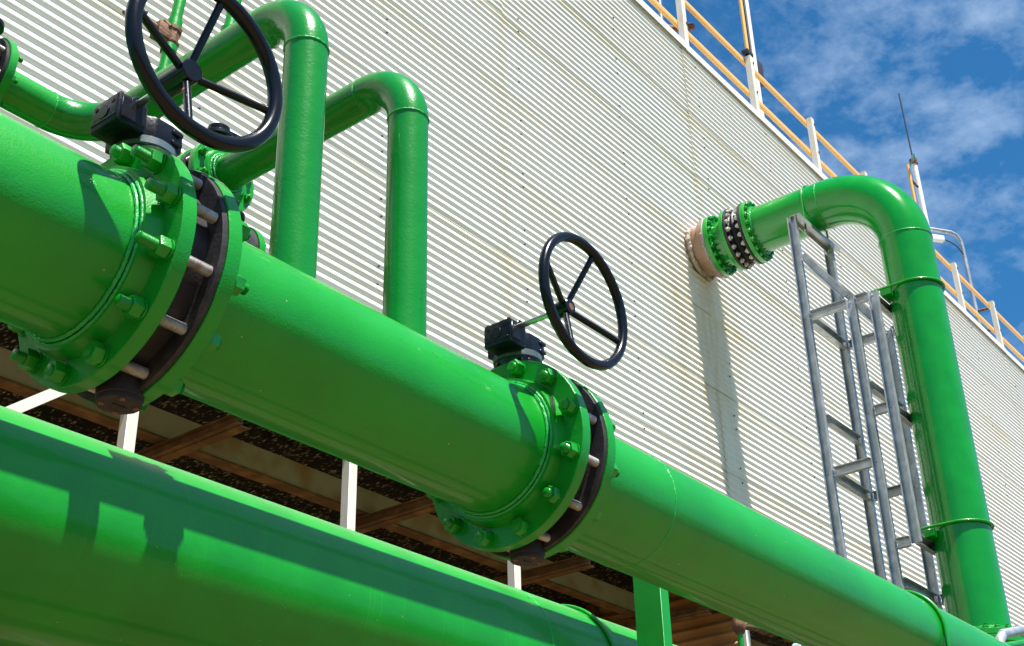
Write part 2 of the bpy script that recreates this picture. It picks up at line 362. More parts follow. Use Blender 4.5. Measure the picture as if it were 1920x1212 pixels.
# columns, brace (white, at the wall line)
for k in range(-3, 17):
    x = 4.21 + 1.817 * k; bm = BM()
    if x < XL: continue
    box(bm, (x - .038, YW + .0, -H), (x + .038, YW + .076, BOT + .25), .004, 1); obj('column', bm, WHITE, tower)
bm = BM(); prism(bm, [(-.03, -.055), (.03, -.055), (.03, .055), (-.03, .055)], (2.35, YW - .034, 2.12), (4.21, YW - .034, 3.62), up=(0, 1, 0)); obj('brace', bm, WHITE, tower)
# underside: dark wet fill, rusty joists
bm = BM(); box(bm, (XL + .1, YW + .12, 4.02), (XR - .2, YB - .1, 4.6)); obj('fill', bm, FILL, tower)
def chan(bm, a, b, h, wd, t=.012, up=(0, 0, 1), flip=1):
    prism(bm, [(0, 0), (wd * flip, 0), (wd * flip, t), (t * flip, t), (t * flip, h - t), (wd * flip, h - t), (wd * flip, h), (0, h)], a, b, up)
for y, h, wd, M_ in ((6.98, .19, .1, GBEAM), (7.6, .07, .05, RBEAM), (8.35, .19, .1, GBEAM), (9.1, .07, .05, RBEAM), (9.9, .19, .1, GBEAM), (11.6, .19, .1, RBEAM)):
    bm = BM(); chan(bm, (XL + .1, y, 3.66), (XR - .2, y, 3.66), h, wd, flip=-1 if False else 1); obj('joist', bm, M_, tower)
    bm = BM(); box(bm, (XL + .1, y - .015, 3.632), (XR - .2, y + .1, 3.655), .003, 1); obj('joist_flange', bm, RBEAM, tower)
for k in range(-3, 4):
    x = 5.14 + 1.95 * k; bm = BM()
    if x > 11.3: continue
    chan(bm, (x, YW + .14, 3.53), (x, YB - .3, 3.53), .08, .05, .008); box(bm, (x - .012, YW + .14, 3.515), (x + .06, YB - .3, 3.528), .002, 1); obj('cross_beam', bm, RBEAM, tower)
    for y in (7.62, 9.2, 11.2):
        bm = BM(); prism(bm, [(0, 0), (.09, 0), (.09, .012), (.012, .012), (.012, .09), (0, .09)], (x + .35, y, -H), (x + .35, y, 3.62), up=(0, 1, 0)); obj('inner_post', bm, RBEAM, tower)
# corrugated rust-stained partition across the tower
bm = BM(); PX = 11.45; n = int((4.3 + H) / .11 * 8); rows = []
for i in range(n + 1):
    z = -H + (4.3 + H) * i / n; xx = PX - .026 * math.cos(2 * PI * z / .11)
    rows.append([bm.verts.new((xx, y, z)) for y in (YW + .1, 8, 11, YB - .1)])
for A, B in zip(rows, rows[1:]):
    for k in range(3): bm.faces.new((A[k], A[k + 1], B[k + 1], B[k]))
obj('partition', bm, RWALL, tower, sharp=80)
for y in (7.75, 9.6, 12):
    bm = BM(); box(bm, (PX - .11, y, -H), (PX - .035, y + .1, 4.0)); obj('partition_post', bm, RBEAM, tower)

# ------------------------------------------------------------------ guard railing along the roof edge
rail = thing('guard_railing', (15, 6.16, TOP), 'yellow two-rail guard railing on white posts along the tower roof edge', 'railing')
PXS = [4.21 + 1.817 * k + .14 for k in range(-1, 20)]
for x in PXS:
    bm = BM(); prism(bm, [(-.045, -.04), (.045, -.04), (.045, .04), (.03, .04), (.03, -.025), (-.03, -.025), (-.03, .04), (-.045, .04)], (x, 6.13, TOP - .05), (x, 6.13, 11.80 + random.uniform(-.01, .01)), up=(0, 1, 0))
    p = obj('post', bm, WHITE, rail)
    bm = BM()
    for z in (11.7, 11.2): cyl(bm, (x + .03, 6.075, z), (x + .03, 6.09, z), .012, 8)
    obj('bolt', bm, DARKM, p)
for z in (11.70, 11.16):
    bm = BM(); box(bm, (PXS[0], 6.175, z), (PXS[-1], 6.22, z + .085), .012, 2); obj('rail', bm, YEL, rail)

# ------------------------------------------------------------------ masts, lightning rod, lamp on the roof
t = thing('mast', (14.4, 6.5, TOP), 'tall white mast pole behind the railing, running out of the top of the picture', 'mast')
bm = BM(); cyl(bm, (14.4, 6.5, TOP), (14.4, 6.5, 16.6), .045, 16); obj('pole', bm, CAPW, t)
bm = BM(); cyl(bm, (14.28, 6.47, TOP), (14.28, 6.47, 16.6), .018, 10); obj('conduit', bm, DARKM, t)
bm = BM(); box(bm, (14.42, 6.44, 12.15), (14.56, 6.56, 12.55), .01); obj('junction_box', bm, DARKM, t)
t = thing('stay_pole', (13.42, 6.14, 11.8), 'thin yellow upright pole standing on top of a white railing post', 'pole')
bm = BM(); cyl(bm, (13.42, 6.13, 11.84), (13.42, 6.13, 16.4), .028, 12); obj('tube', bm, YEL, t)
bm = BM(); box(bm, (13.35, 6.09, 11.84), (13.52, 6.19, 11.9), .01); obj('clamp', bm, DARKM, t)
t = thing('lightning_rod', (20.83, 6.5, TOP), 'thin dark lightning rod on a white mast, the teal wire looped at its tip', 'lightning rod')
bm = BM(); cyl(bm, (20.83, 6.5, TOP), (20.83, 6.5, 14.22), .055, 16); obj('pole', bm, CAPW, t)
bm = BM(); cyl(bm, (20.83, 6.5, 14.2), (20.78, 6.5, 15.78), .014, 8); obj('rod', bm, DARKM, t)
bm = BM(); cyl(bm, (20.83, 6.5, 14.14), (20.83, 6.5, 14.27), .075, 12, .01); obj('coupling', bm, RUST, t)
bm = BM(); cyl(bm, (20.45, 6.5, 11.2), (20.45, 6.5, 13.93), .03, 12); obj('side_tube', bm, YEL, t)
bm = BM(); cyl(bm, (20.45, 6.5, 13.62), (20.83, 6.5, 13.62), .022, 8); cyl(bm, (20.45, 6.5, 11.6), (20.83, 6.5, 11.6), .022, 8); obj('standoff', bm, RUST, t)
bm = BM(); tube(bm, [(20.83, 6.46, 14.2), (20.6, 6.4, 14.18), (20.3, 6.3, 14.02), (20.1, 6.25, 13.88), (20.08, 6.28, 13.8), (20.25, 6.35, 13.83), (20.44, 6.45, 13.9)], .013, 8); obj('wire', bm, TEAL, t)
t = thing('roof_lamp', (22.65, 6.5, TOP), 'roof lamp with a white tube fitting hung from a bent galvanised pole', 'lamp')
bm = BM(); pts = line_pts((22.75, 6.5, TOP), (22.75, 6.5, 13.2), 4) + [Vector((22.74, 6.51, 13.38)), Vector((22.68, 6.55, 13.5)), Vector((22.58, 6.62, 13.545)), Vector((22.3, 6.82, 13.55)), Vector((21.75, 7.22, 13.55))]
tube(bm, pts, .04, 14); obj('pole', bm, GALV, t)
bm = BM(); box(bm, (-.45, -.05, -.06), (.45, .05, .06), .02); bmesh.ops.rotate(bm, verts=bm.verts[:], cent=(0, 0, 0), matrix=Matrix.Rotation(math.radians(144), 3, 'Z')); bmesh.ops.translate(bm, verts=bm.verts[:], vec=(22.02, 6.98, 13.33)); obj('lamp_fitting', bm, CAPW, t)
bm = BM(); tube(bm, [(22.38, 6.72, 13.34), (22.5, 6.64, 13.3), (22.62, 6.56, 13.22), (22.72, 6.5, 13.05)], .012, 6); cyl(bm, (22.1, 6.94, 13.36), (22.1, 6.94, 13.54), .03, 8); obj('cable', bm, DARKM, t)
bm = BM()
for z in (11.82, 11.36): cyl(bm, (22.75, 6.5, z), (22.79, 6.2, z), .03, 8)
obj('standoff', bm, RUST, t)
t = thing('roof_pipe_stub', (11.75, 6.5, TOP), 'small rusty elbow pipe behind the railing at the top of the picture', 'pipe')
bm = BM(); cyl(bm, (11.75, 6.5, TOP), (11.75, 6.5, 12.4), .03, 12); obj('tube', bm, GALV, t)
bm = BM(); tube(bm, [(11.75, 6.5, 11.42), (11.9, 6.42, 11.45), (12.05, 6.35, 11.55), (12.2, 6.3, 11.62)], .05, 12); obj('elbow', bm, RUST, t)

# ------------------------------------------------------------------ pipe fittings
FLT = .031
MY, MZ, MR = 1.866, 1.262, .162
def welding_flange(parent, c, d, rp, ro, th, hub=.034, bolts=None, M_=None, bd=.006):
    """flange ring whose sealing face is at c, pipe leaving along d; hub and weld beads on the pipe side"""
    d = Vector(d); c = Vector(c); bm = BM()
    lathe_ring = [(0, rp * .9), (0, ro - .002), (.002, ro), (th - .002, ro), (th, ro - .002), (th + .0005, rp + .028), (th + hub, rp + .02), (th + hub + .001, rp * .9)]
    x, y, z = frame(d); seg = 96
    rings = [[bm.verts.new(c + z * q + (x * math.cos(2 * PI * i / seg) + y * math.sin(2 * PI * i / seg)) * rr) for i in range(seg)] for q, rr in lathe_ring]
    for j in range(len(rings)):
        A, B = rings[j], rings[(j + 1) % len(rings)]
        for i in range(seg): bm.faces.new((A[i], A[(i + 1) % seg], B[(i + 1) % seg], B[i]))
    fl = obj('flange', bm, M_ or G_p, parent)
    for q_, r_, t_ in ((.0, .0095, .6), (.0065, .003, .7)):
        bm = BM(); bead(bm, c + d * (th + hub + q_), d, rp + r_, bd * t_, 300, .09); obj('weld_bead', bm, G_w, fl)
    return fl

# --- the three lengths of the main pipe
LV, RV = 1.247, 2.437                      # valve centres on x
HG = .037                                  # half gap between flange faces
def main_length(name, x0, x1, label, fl0, fl1, cat='pipe'):
    t = thing(name, ((x0 + x1) / 2, MY, MZ), label, cat)
    bm = BM(); e0 = .02 if fl0 else 0; e1 = .02 if fl1 else 0
    lathe(bm, (x0 + e0, MY, MZ), (1, 0, 0), [(q * (x1 - x0 - e0 - e1) / 60, MR) for q in range(61)], 128)
    obj('pipe_wall', bm, G_x, t)
    if fl0: welding_flange(t, (x0, MY, MZ), (1, 0, 0), MR, .2415, FLT)
    if fl1: welding_flange(t, (x1, MY, MZ), (-1, 0, 0), MR, .2415, FLT)
    return t
mainA = main_length('header_pipe', -3.5, LV - HG, 'near length of the big green pipe, left of the first black handwheel valve', False, True)
mainB = main_length('header_pipe', LV + HG, RV - HG, 'big green pipe length between the two handwheel valves, two upright pipes rising behind it', True, True)
mainC = main_length('header_pipe', RV + HG, 17, 'far length of the big green pipe, right of the second valve', True, False)
for t in (mainA, mainB, mainC): t['group'] = 'lengths of the big green header pipe'
bm = BM(); bead(bm, (2.905, MY, MZ), (1, 0, 0), MR - .0012, .0028, 260, .16); obj('weld_seam', bm, G_w, mainC)
# --- lower big pipe
LY, LZ, LR = 3.5025, 1.3677, .335
low = thing('lower_pipe', (2, LY, LZ), 'largest green pipe, crossing the bottom left below the flanged one, shadow band along it', 'pipe')
bm = BM(); lathe(bm, (-3.5, LY, LZ), (1, 0, 0), [(20.5 * q / 60, LR) for q in range(61)], 160); obj('pipe_wall', bm, G_low, low)
bm = BM(); bead(bm, (4.325, LY, LZ), (1, 0, 0), LR - .0015, .0035, 300, .16); obj('weld_seam', bm, G_w, low)
a_ = math.radians(137.4); fc_ = bpy.data.curves.new('painted_mark', 'FONT'); fc_.body = '5'; fc_.size = .022; fc_.extrude = .0003
fc_.materials.append(mat('faded_ink', (.02, .08, .04), .6)); fo_ = bpy.data.objects.new('painted_mark', fc_); S.collection.objects.link(fo_)
n_ = Vector((0, math.cos(a_), math.sin(a_))); x_ = Vector((1, 0, 0)); up_ = n_.cross(x_); mm_ = Matrix((x_, up_, n_)).transposed().to_4x4()
mm_.translation = Vector((4.28, LY, LZ)) + n_ * (LR + .0012) - low.location; fo_.parent = low; fo_.matrix_local = mm_
dg_ = bpy.context.evaluated_depsgraph_get(); me_ = bpy.data.meshes.new_from_object(fo_.evaluated_get(dg_)); fm_ = bpy.data.objects.new('painted_mark', me_); S.collection.objects.link(fm_); fm_.parent = low; fm_.matrix_local = mm_
bpy.data.objects.remove(fo_); fm_.name = 'painted_mark'
def strap(name, x, y, z, rp, label, parentless=True, rr=.008):
    t = thing(name, (x, y, z), label, 'pipe clamp', 'round bar clamps over the green pipes')
    R_ = rp + rr; pts = [Vector((x, y - R_, z - R_ * 1.5)), Vector((x, y - R_, z - R_ * .6))] + [Vector((x, y - R_ * math.cos(a), z + R_ * math.sin(a))) for a in [PI * i / 64 for i in range(65)]] + [Vector((x, y + R_, z - R_ * .6)), Vector((x, y + R_, z - R_ * 1.5))]
    bm = BM(); tube(bm, pts, rr, 14); obj('bar', bm, G_p, t)
    bm = BM()
    for s in (-1, 1): hexnut(bm, (x, y + s * R_, z - R_ * 1.44), (0, 0, 1), .024, .013)
    obj('nut', bm, G_p, t); return t
strap('pipe_clamp', 4.72, MY, MZ, MR, 'green round-bar clamp over the big pipe near the lower right corner')
strap('pipe_clamp', 4.77, LY, LZ, LR, 'green round-bar clamp over the lowest pipe beside the green post')
# --- support post: I-section cradle under the main pipe
t = thing('support_post', (4.75, 2.95, -H), 'green steel post under the big pipe, narrow edge bright in the sun', 'post')
bm = BM(); box(bm, (4.72, 2.885, -H), (4.785, 3.02, 2.13), .002, 1); obj('upright', bm, G_p, t)
bm = BM(); box(bm, (4.69, 2.80, 2.132), (4.81, 3.06, 2.16), .001, 1); obj('seat_plate', bm, G_p, t)

# --- branch pipes off the big pipe
BR = .052; EZ = 2.216; ER = .155
def branch(x, y1, label, turn):
    t = thing('branch_pipe', (x, MY, MZ + MR), label, 'pipe', 'green branch pipes rising from the big pipe')
    bm = BM(); pts = line_pts((x, MY, MZ + .12), (x, MY, EZ - ER), 20); tube(bm, pts, BR, 64); obj('riser_tube', bm, G_z, t)
    bm = BM(); tube(bm, elbow_pts((x, MY + ER, EZ - ER), (0, -1, 0), (0, 0, 1), ER), BR + .0006, 64); obj('elbow', bm, G_z, t)
    bm = BM(); bead(bm, (x, MY, EZ - ER), (0, 0, 1), BR, .0032, 90, .12); obj('weld_seam', bm, G_w, t); bm = BM(); bead(bm, (x, MY + ER, EZ), (0, 1, 0), BR, .0018, 90, .2); obj('weld_seam', bm, G_w, t)
    bm = BM(); ring_ = []
    tube(bm, [Vector((x + (BR + .002) * math.cos(a), MY + (BR + .002) * math.sin(a), MZ + math.sqrt(MR ** 2 - ((BR + .002) * math.sin(a)) ** 2))) for a in [2 * PI * i / 60 for i in range(60)]], .005, 8, closed=True, wob=.3)
    obj('saddle_weld', bm, G_w, t)
    ye = y1 - ER if turn else y1
    bm = BM(); tube(bm, line_pts((x, MY + ER, EZ), (x, ye, EZ), 14), BR, 64); obj('run_tube', bm, G_z, t)
    return t
b1 = branch(1.649, 2.714, 'left branch pipe, its elbow at the top edge of the picture, carrying thin vent pipes', True)
bm = BM(); tube(bm, elbow_pts((1.649 - ER, 2.714 - ER, EZ), (1, 0, 0), (0, 1, 0), ER), BR + .0006, 64); obj('elbow', bm, G_z, b1)
bm = BM(); tube(bm, line_pts((1.649 - ER, 2.714, EZ), (1.345, 2.714, EZ), 6), BR, 64); obj('end_tube', bm, G_x, b1)
bm = BM(); bead(bm, (1.649 - ER, 2.714, EZ), (1, 0, 0), BR, .0022, 60, .3); obj('weld_seam', bm, G_w, b1)
b2 = branch(2.005, 2.57, 'right branch pipe, its elbow clear against the white wall, ending in a bolted flange', False)
def bolts_of(parent, c, d, pcd, n, off, nut=.022, h=.011, stud=.007, back=.015, fwd=.012, M_=None, phase0=None):
    """nut-and-stud set on a flange face; d points from flange outwards"""
    d = Vector(d); x, y, z = frame(d); c = Vector(c); ph = PI / n if phase0 is None else phase0
    for k in range(n):
        a = ph + 2 * PI * k / n; p = c + (x * math.cos(a) + y * math.sin(a)) * pcd
        bm = BM(); hexnut(bm, p, d, nut, h, random.uniform(0, 1)); nutlen = fwd * random.uniform(.7, 1.3)
        threads(bm, p - d * back, p + d * (h + nutlen), stud, .0025, 10)
        obj('bolt', bm, M_ or G_p, parent)
welding_flange(b1, (1.312, 2.714, EZ), (1, 0, 0), BR, .1145, .022, .012, bd=.0045)
bolts_of(b1, (1.334, 2.714, EZ), (1, 0, 0), .092, 8, 0)
fl = welding_flange(b2, (2.005, 2.61, EZ), (0, -1, 0), BR, .1145, .022, .012, bd=.0055)
bolts_of(b2, (2.005, 2.588, EZ), (0, -1, 0), .095, 8, 0, fwd=.014)
# wafer valve and tail beyond branch 1 (leaves the frame at left)
def wafer(name, c, d, label, lever):
    c = Vector(c); d = Vector(d); t = thing(name, c, label, 'valve')
    bm = BM(); ring(bm, c, d, .045, .078, .05); ring(bm, c, d, .045, .108, .009); ring(bm, c + d * .041, d, .045, .108, .009); obj('body', bm, CAST, t)
    bm = BM(); cyl(bm, c + d * .025 + Vector((0, 0, .07)), c + d * .025 + Vector((0, 0, .155)), .02, 24); cyl(bm, c + d * .025 + Vector((0, 0, .15)), c + d * .025 + Vector((0, 0, .165)), .045, 24, .002); obj('neck', bm, BOX, t)
    x, y, z = frame(d)
    for k in range(8):
        a = PI / 8 + PI / 4 * k; p = c + (x * math.cos(a) + y * math.sin(a)) * .094
        bm = BM(); threads(bm, p - d * .001, p + d * .051, .0075, .0025, 10); obj('stud', bm, STUD, t)
    if lever:
        q = c + d * .025 + Vector((0, 0, .17)); bm = BM()
        cyl(bm, q, q + Vector((0, 0, .02)), .034, 28, .003)
        prism(bm, [(-.016, 0), (.016, 0), (.016, .012), (-.016, .012)], q + Vector((0, 0, .006)), q + Vector((.17, -.02, .006)), up=(0, 0, 1))
        obj('lever', bm, BLK, t)
    return t
wafer('butterfly_valve', (1.312, 2.714, EZ), (-1, 0, 0), 'small black wafer valve cut off by the left edge of the picture', False)
wafer('butterfly_valve', (2.005, 2.61, EZ), (0, 1, 0), 'small black lever valve half hidden behind the near handwheel rim', True)
t = thing('tail_pipe', (1.0, 2.714, EZ), 'green pipe tail beyond the small valve at the left edge', 'pipe')
fl = welding_flange(t, (1.262, 2.714, EZ), (-1, 0, 0), BR, .1145, .022, .012, bd=.0045); bm = BM(); cyl(bm, (1.25, 2.714, EZ), (-2.5, 2.714, EZ), BR, 48); obj('tube', bm, G_x, t); bolts_of(t, (1.24, 2.714, EZ), (-1, 0, 0), .092, 8, 0)
LB = .064; EZ3 = EZ - .024
t = thing('back_pipe', (2.005, 2.915, EZ), 'green pipe behind the big one, left of the flange that peeps over it', 'pipe', 'lengths of the half hidden back pipe')
welding_flange(t, (2.005, 2.66, EZ), (0, 1, 0), BR, .1145, .022, .012); bm = BM(); cyl(bm, (2.005, 2.68, EZ), (2.005, 2.86, EZ), BR, 48); obj('tee_tube', bm, G_z, t); bolts_of(t, (2.005, 2.682, EZ), (0, 1, 0), .092, 8, 0)
bm = BM(); cyl(bm, (-3.4, 2.905, EZ3), (2.23, 2.905, EZ3), LB, 48); obj('tube', bm, G_x, t)
welding_flange(t, (2.268, 2.905, EZ3), (-1, 0, 0), LB, .124, .024, .012); bolts_of(t, (2.244, 2.905, EZ3), (-1, 0, 0), .104, 8, 0)
t = thing('back_pipe', (3, 2.915, EZ), 'green flange and pipe peeping over the big pipe beside the near valve', 'pipe', 'lengths of the half hidden back pipe')
welding_flange(t, (2.32, 2.905, EZ3), (1, 0, 0), LB, .124, .024, .012); bolts_of(t, (2.344, 2.905, EZ3), (1, 0, 0), .104, 8, 0)
bm = BM(); cyl(bm, (2.35, 2.905, EZ3), (15, 2.905, EZ3), LB, 48); obj('tube', bm, G_x, t)
v = wafer('butterfly_valve', (2.268, 2.905, EZ3), (1, 0, 0), 'black wafer valve mostly hidden behind the near valve\'s flange', False)
bm = BM(); box(bm, (2.13, 2.86, EZ + .12), (2.30, 2.95, EZ + .165), .006); obj('gearbox', bm, BOX, v)
bm = BM(); cyl(bm, (2.269, 2.905, EZ3), (2.319, 2.905, EZ3), .118, 64, .002); obj('lug_body', bm, CAST, v)

# --- thin vent pipes on branch 1
def vent(y, label, valve):
    t = thing('vent_pipe', (1.649, y, EZ + BR), label, 'pipe'); x = 1.649; z0 = EZ + BR - .01
    bm = BM(); cyl(bm, (x, y, z0), (x, y, z0 + .035), .0225, 28, .001); obj('socket', bm, G_p, t)
    lean = Vector((.09, 0, 1)).normalized()
    a = Vector((x, y, z0 + .03)); b = a + lean * .075
    bm = BM(); cyl(bm, a, b if valve else a + lean * .4, .0165, 28); obj('tube', bm, G_p, t)
    if valve:
        bm = BM(); cyl(bm, b, b + lean * .022, .0225, 28, .001); obj('collar', bm, G_p, t)
        c = b + lean * .05
        v = thing('ball_valve', c, 'rusty little brass valve with a corroded handle on the thin vent pipe', 'valve')
        bm = BM(); lathe(bm, b + lean * .022, lean, [(0, .022), (.004, .025), (.012, .025), (.014, .021), (.05, .021), (.052, .025), (.064, .025), (.066, .021)], 8); obj('body', bm, RUST, v)
        bm = BM(); box(bm, c + Vector((-.055, -.02, -.02)), c + Vector((-.012, .022, .024)), .004); cyl(bm, c + Vector((-.04, 0, 0)), c + Vector((-.072, .004, .01)), .013, 8); cyl(bm, c + Vector((-.02, -.02, .018)), c + Vector((-.03, -.005, .04)), .007, 8); obj('bonnet', bm, RUST, v)
        bm = BM(); cyl(bm, c + Vector((-.07, .004, .01)), c + Vector((-.112, .01, .02)), .005, 8); obj('stem', bm, RUST, v)
        w_ = c + Vector((-.115, .01, .022)); d_ = Vector((-.6, -.5, .2)); x_, y_, z_ = frame(d_)
        bm = BM(); tube(bm, [w_ + (x_ * math.cos(a_) + y_ * math.sin(a_)) * (.026 + .002 * math.cos(6 * a_)) for a_ in [2 * PI * i / 48 for i in range(48)]], .0045, 8, closed=True)
        for k in range(3):
            a_ = 2 * PI * k / 3; cyl(bm, w_, w_ + (x_ * math.cos(a_) + y_ * math.sin(a_)) * .026, .003, 8)
        for k in range(6):
            a_ = 2 * PI * k / 6; bmesh.ops.create_icosphere(bm, subdivisions=2, radius=.0068, matrix=Matrix.Translation(w_ + (x_ * math.cos(a_) + y_ * math.sin(a_)) * .028))
        obj('handle', bm, mat('corroded_handle', (.12, .1, .085), .5, metal=.4, bump=.5, bscale=200), v)
        a2 = b + lean * .086; bm = BM(); cyl(bm, a2, a2 + lean * .03, .021, 24, .001); cyl(bm, a2 + lean * .03, a2 + lean * .3, .0165, 24); obj('upper_tube', bm, G_p, t)
vent(2.43, 'thin green vent pipe carrying the rusty valve, left of the near handwheel hub', True)
vent(2.165, 'thin plain green vent pipe seen through the near handwheel', False)

# ------------------------------------------------------------------ the two gear-operated butterfly valves
def make_valve(xv, label, wear):
    o = (xv, MY, MZ); t = thing('butterfly_valve', o, label, 'valve', 'gear operated butterfly valves on the big green pipe')
    X = Vector((1, 0, 0))
    bm = BM(); ring(bm, (xv - HG + .001, MY, MZ), X, .14, .196, 2 * HG - .002, 96); obj('body', bm, CAST, t)
    bm = BM(); ring(bm, (xv + HG - .013, MY, MZ), X, .15, .2375, .0122, 96, .001); obj('lug_ring', bm, CAST, t)
    bm = BM(); ring(bm, (xv - HG + .001, MY, MZ), X, .15, .206, .008, 96, .001); obj('face_ring', bm, CAST, t)
    for zs in (1,):
        bm = BM(); lathe(bm, (xv, MY, MZ + .17), (0, 0, 1), [(0, .033), (.045, .033), (.058, .04), (.078, .04)], 40); obj('neck', bm, BLUE, t)
    bm = BM(); lathe(bm, (xv + .016, MY, MZ - .165), (0, 0, -1), [(0, .034), (.035, .036), (.05, .043), (.079, .043), (.081, .041)], 48); obj('bottom_boss', bm, CAST, t)
    bm = BM(); lathe(bm, (xv + .016, MY, MZ - .247), (0, 0, -1), [(0, .041), (.008, .041), (.0095, .0395)], 48)
    box(bm, (xv + .002, MY - .0015, MZ - .2585), (xv + .032, MY + .0015, MZ - .2555)); cp = obj('cap_plate', bm, CAST, t)
    for k in range(4):
        a = PI / 4 + PI / 2 * k + .35; bm = BM(); lathe(bm, (xv + .016 + .031 * math.cos(a), MY + .031 * math.sin(a), MZ - .2562), (0, 0, -1), [(0, .0048), (.003, .0048), (.0032, .0026), (.0012, .0024)], 12); obj('cap_screw', bm, SLOT, cp)
    # mounting flange and gearbox
    z0 = MZ + .2415
    bm = BM(); lathe(bm, (xv, MY, z0 + .001), (0, 0, 1), [(0, .05), (.004, .056), (.021, .058), (.022, .06)], 48); ft = obj('mount_skirt', bm, mat('dark_green_black', (.012, .03, .024), .4, bump=.4, bscale=120), t)
    bm = BM(); lathe(bm, (xv, MY, z0 + .0235), (0, 0, 1), [(0, .061), (.002, .064), (.017, .064), (.0185, .0625)], 56); obj('mount_disc', bm, BLUE, t)
    for k in range(4):
        a = PI / 4 + PI / 2 * k; bm = BM(); hexnut(bm, (xv + .0555 * math.cos(a), MY + .0555 * math.sin(a), z0 + .0065), (0, 0, 1), .014, .010, a)
        lathe(bm, (xv + .058 * math.cos(a + .4), MY + .058 * math.sin(a + .4), z0 + .012), (math.cos(a + .4), math.sin(a + .4), 0), [(0, .006), (.004, .006), (.005, .004)], 6); obj('mount_bolt', bm, BOX, ft)
    gz = z0 + .045; bm = BM()
    prism(bm, [(-.006, 0), (-.0, -.006), (.0, -.0)], (xv, MY, gz - .1), (xv, MY, gz - .099)); bm.free(); bm = BM()
    def solid(poly, zb, zt, bev=.006):
        n = len(poly); A = [bm.verts.new((xv + p[0], MY + p[1], zb)) for p in poly]; B = [bm.verts.new((xv + p[0], MY + p[1], zt)) for p in poly]; fs = []
        for i in range(n): fs.append(bm.faces.new((A[i], A[(i + 1) % n], B[(i + 1) % n], B[i])))
        fs.append(bm.faces.new(list(reversed(A)))); fs.append(bm.faces.new(B))
        es = {e for q in fs for e in q.edges}; bmesh.ops.bevel(bm, geom=list(es), offset=bev, segments=2, profile=.6, affect='EDGES')
    solid([(-.115, -.066), (-.046, -.066), (-.046, .02), (-.115, .02)], gz - .014, gz + .052, .008)
    wh_ = obj('worm_housing', bm, BOX, t)
    bm = BM(); box(bm, (xv - .1085, MY - .0685, gz - .004), (xv - .0505, MY - .064, gz + .044), .002, 1)
    cyl(bm, (xv - .1175, MY - .022, gz + .02), (xv - .113, MY - .022, gz + .02), .016, 24, .001)
    cyl(bm, (xv - .1165, MY - .048, gz + .036), (xv - .113, MY - .048, gz + .036), .005, 6); cyl(bm, (xv - .1165, MY + .004, gz + .036), (xv - .113, MY + .004, gz + .036), .005, 6)
    box(bm, (xv - .117, MY - .06, gz - .002), (xv - .1135, MY + .014, gz + .003), .001, 1); obj('end_cover', bm, BOX, wh_)
    bm = BM()
    for cx_, cy_ in ((-.105, -.056), (-.056, -.056), (-.105, .01), (-.056, .01)): hexnut(bm, (xv + cx_, MY + cy_, gz + .0515), (0, 0, 1), .009, .004)
    obj('cover_screw', bm, BOX, wh_)
    bm = BM(); solid([(-.052, -.038), (-.02, -.058), (.018, -.058), (.05, -.052), (.052, .045), (-.052, .06)], gz - .004, gz + .047, .006)
    lathe(bm, (xv, MY, gz + .044), (0, 0, 1), [(0, .034), (.006, .034), (.008, .03)], 32); sh_ = obj('sector_housing', bm, BOX, t)
    bm = BM(); lathe(bm, (xv, MY, gz + .0525), (0, 0, 1), [(0, .024), (.004, .024), (.006, .02)], 24); box(bm, (xv - .02, MY - .003, gz + .058), (xv + .02, MY + .003, gz + .061), .001, 1); obj('position_indicator', bm, mat('indicator_grey', (.12, .12, .12), .5), sh_)
    bm = BM(); box(bm, (xv + .018, MY - .0615, gz + .004), (xv + .044, MY - .055, gz + .014), .002, 1); box(bm, (xv + .018, MY - .0615, gz + .028), (xv + .044, MY - .055, gz + .038), .002, 1); obj('rib', bm, BOX, sh_)
    # shaft and handwheel
    hx = xv - .07; hz = MZ + .33; bm = BM(); cyl(bm, (hx, MY - .05, hz), (hx, 1.655, hz), .0078, 20); obj('input_shaft', bm, SHAFT, t)
    bm = BM(); cyl(bm, (hx, MY - .068, hz), (hx, MY - .055, hz), .016, 20, .002); obj('shaft_collar', bm, BOX, t)
    return t, hx, hz
def handwheel(t, hx, hz, hublen, hubr, a0, rimR=.166, tube_r=.0145, rimy=1.6, huby=1.641):
    wh = bpy.data.objects.new('handwheel', None)
    bm = BM(); tube(bm, circle_pts((hx, rimy, hz), (0, -1, 0), rimR, 120), tube_r, 28, closed=True); rim = obj('handwheel', bm, BLK, t)
    bpy.data.objects.remove(wh)
    bm = BM(); cyl(bm, (hx, huby, hz), (hx, huby + hublen, hz), hubr, 40, .002); obj('hub', bm, BLK, rim)
    for k in range(4):
        a = math.radians(a0 + 90 * k); p0 = Vector((hx + hubr * .8 * math.cos(a), huby + .014, hz + hubr * .8 * math.sin(a))); p1 = Vector((hx + rimR * math.cos(a), rimy + .003, hz + rimR * math.sin(a)))
        bm = BM(); tube(bm, line_pts(p0, p1, 6), lambda i: .0078 if i < 6 else .009, 18); obj('spoke', bm, BLK, rim)
    return rim
EL = {3: [.02, .012, .006, .012, .030, .030, .036, .022, .003, .004, .02, .03], 11: [.01, .012, .006, .006, .010, .010, .014, .012, .003, .003, .012, .012]}
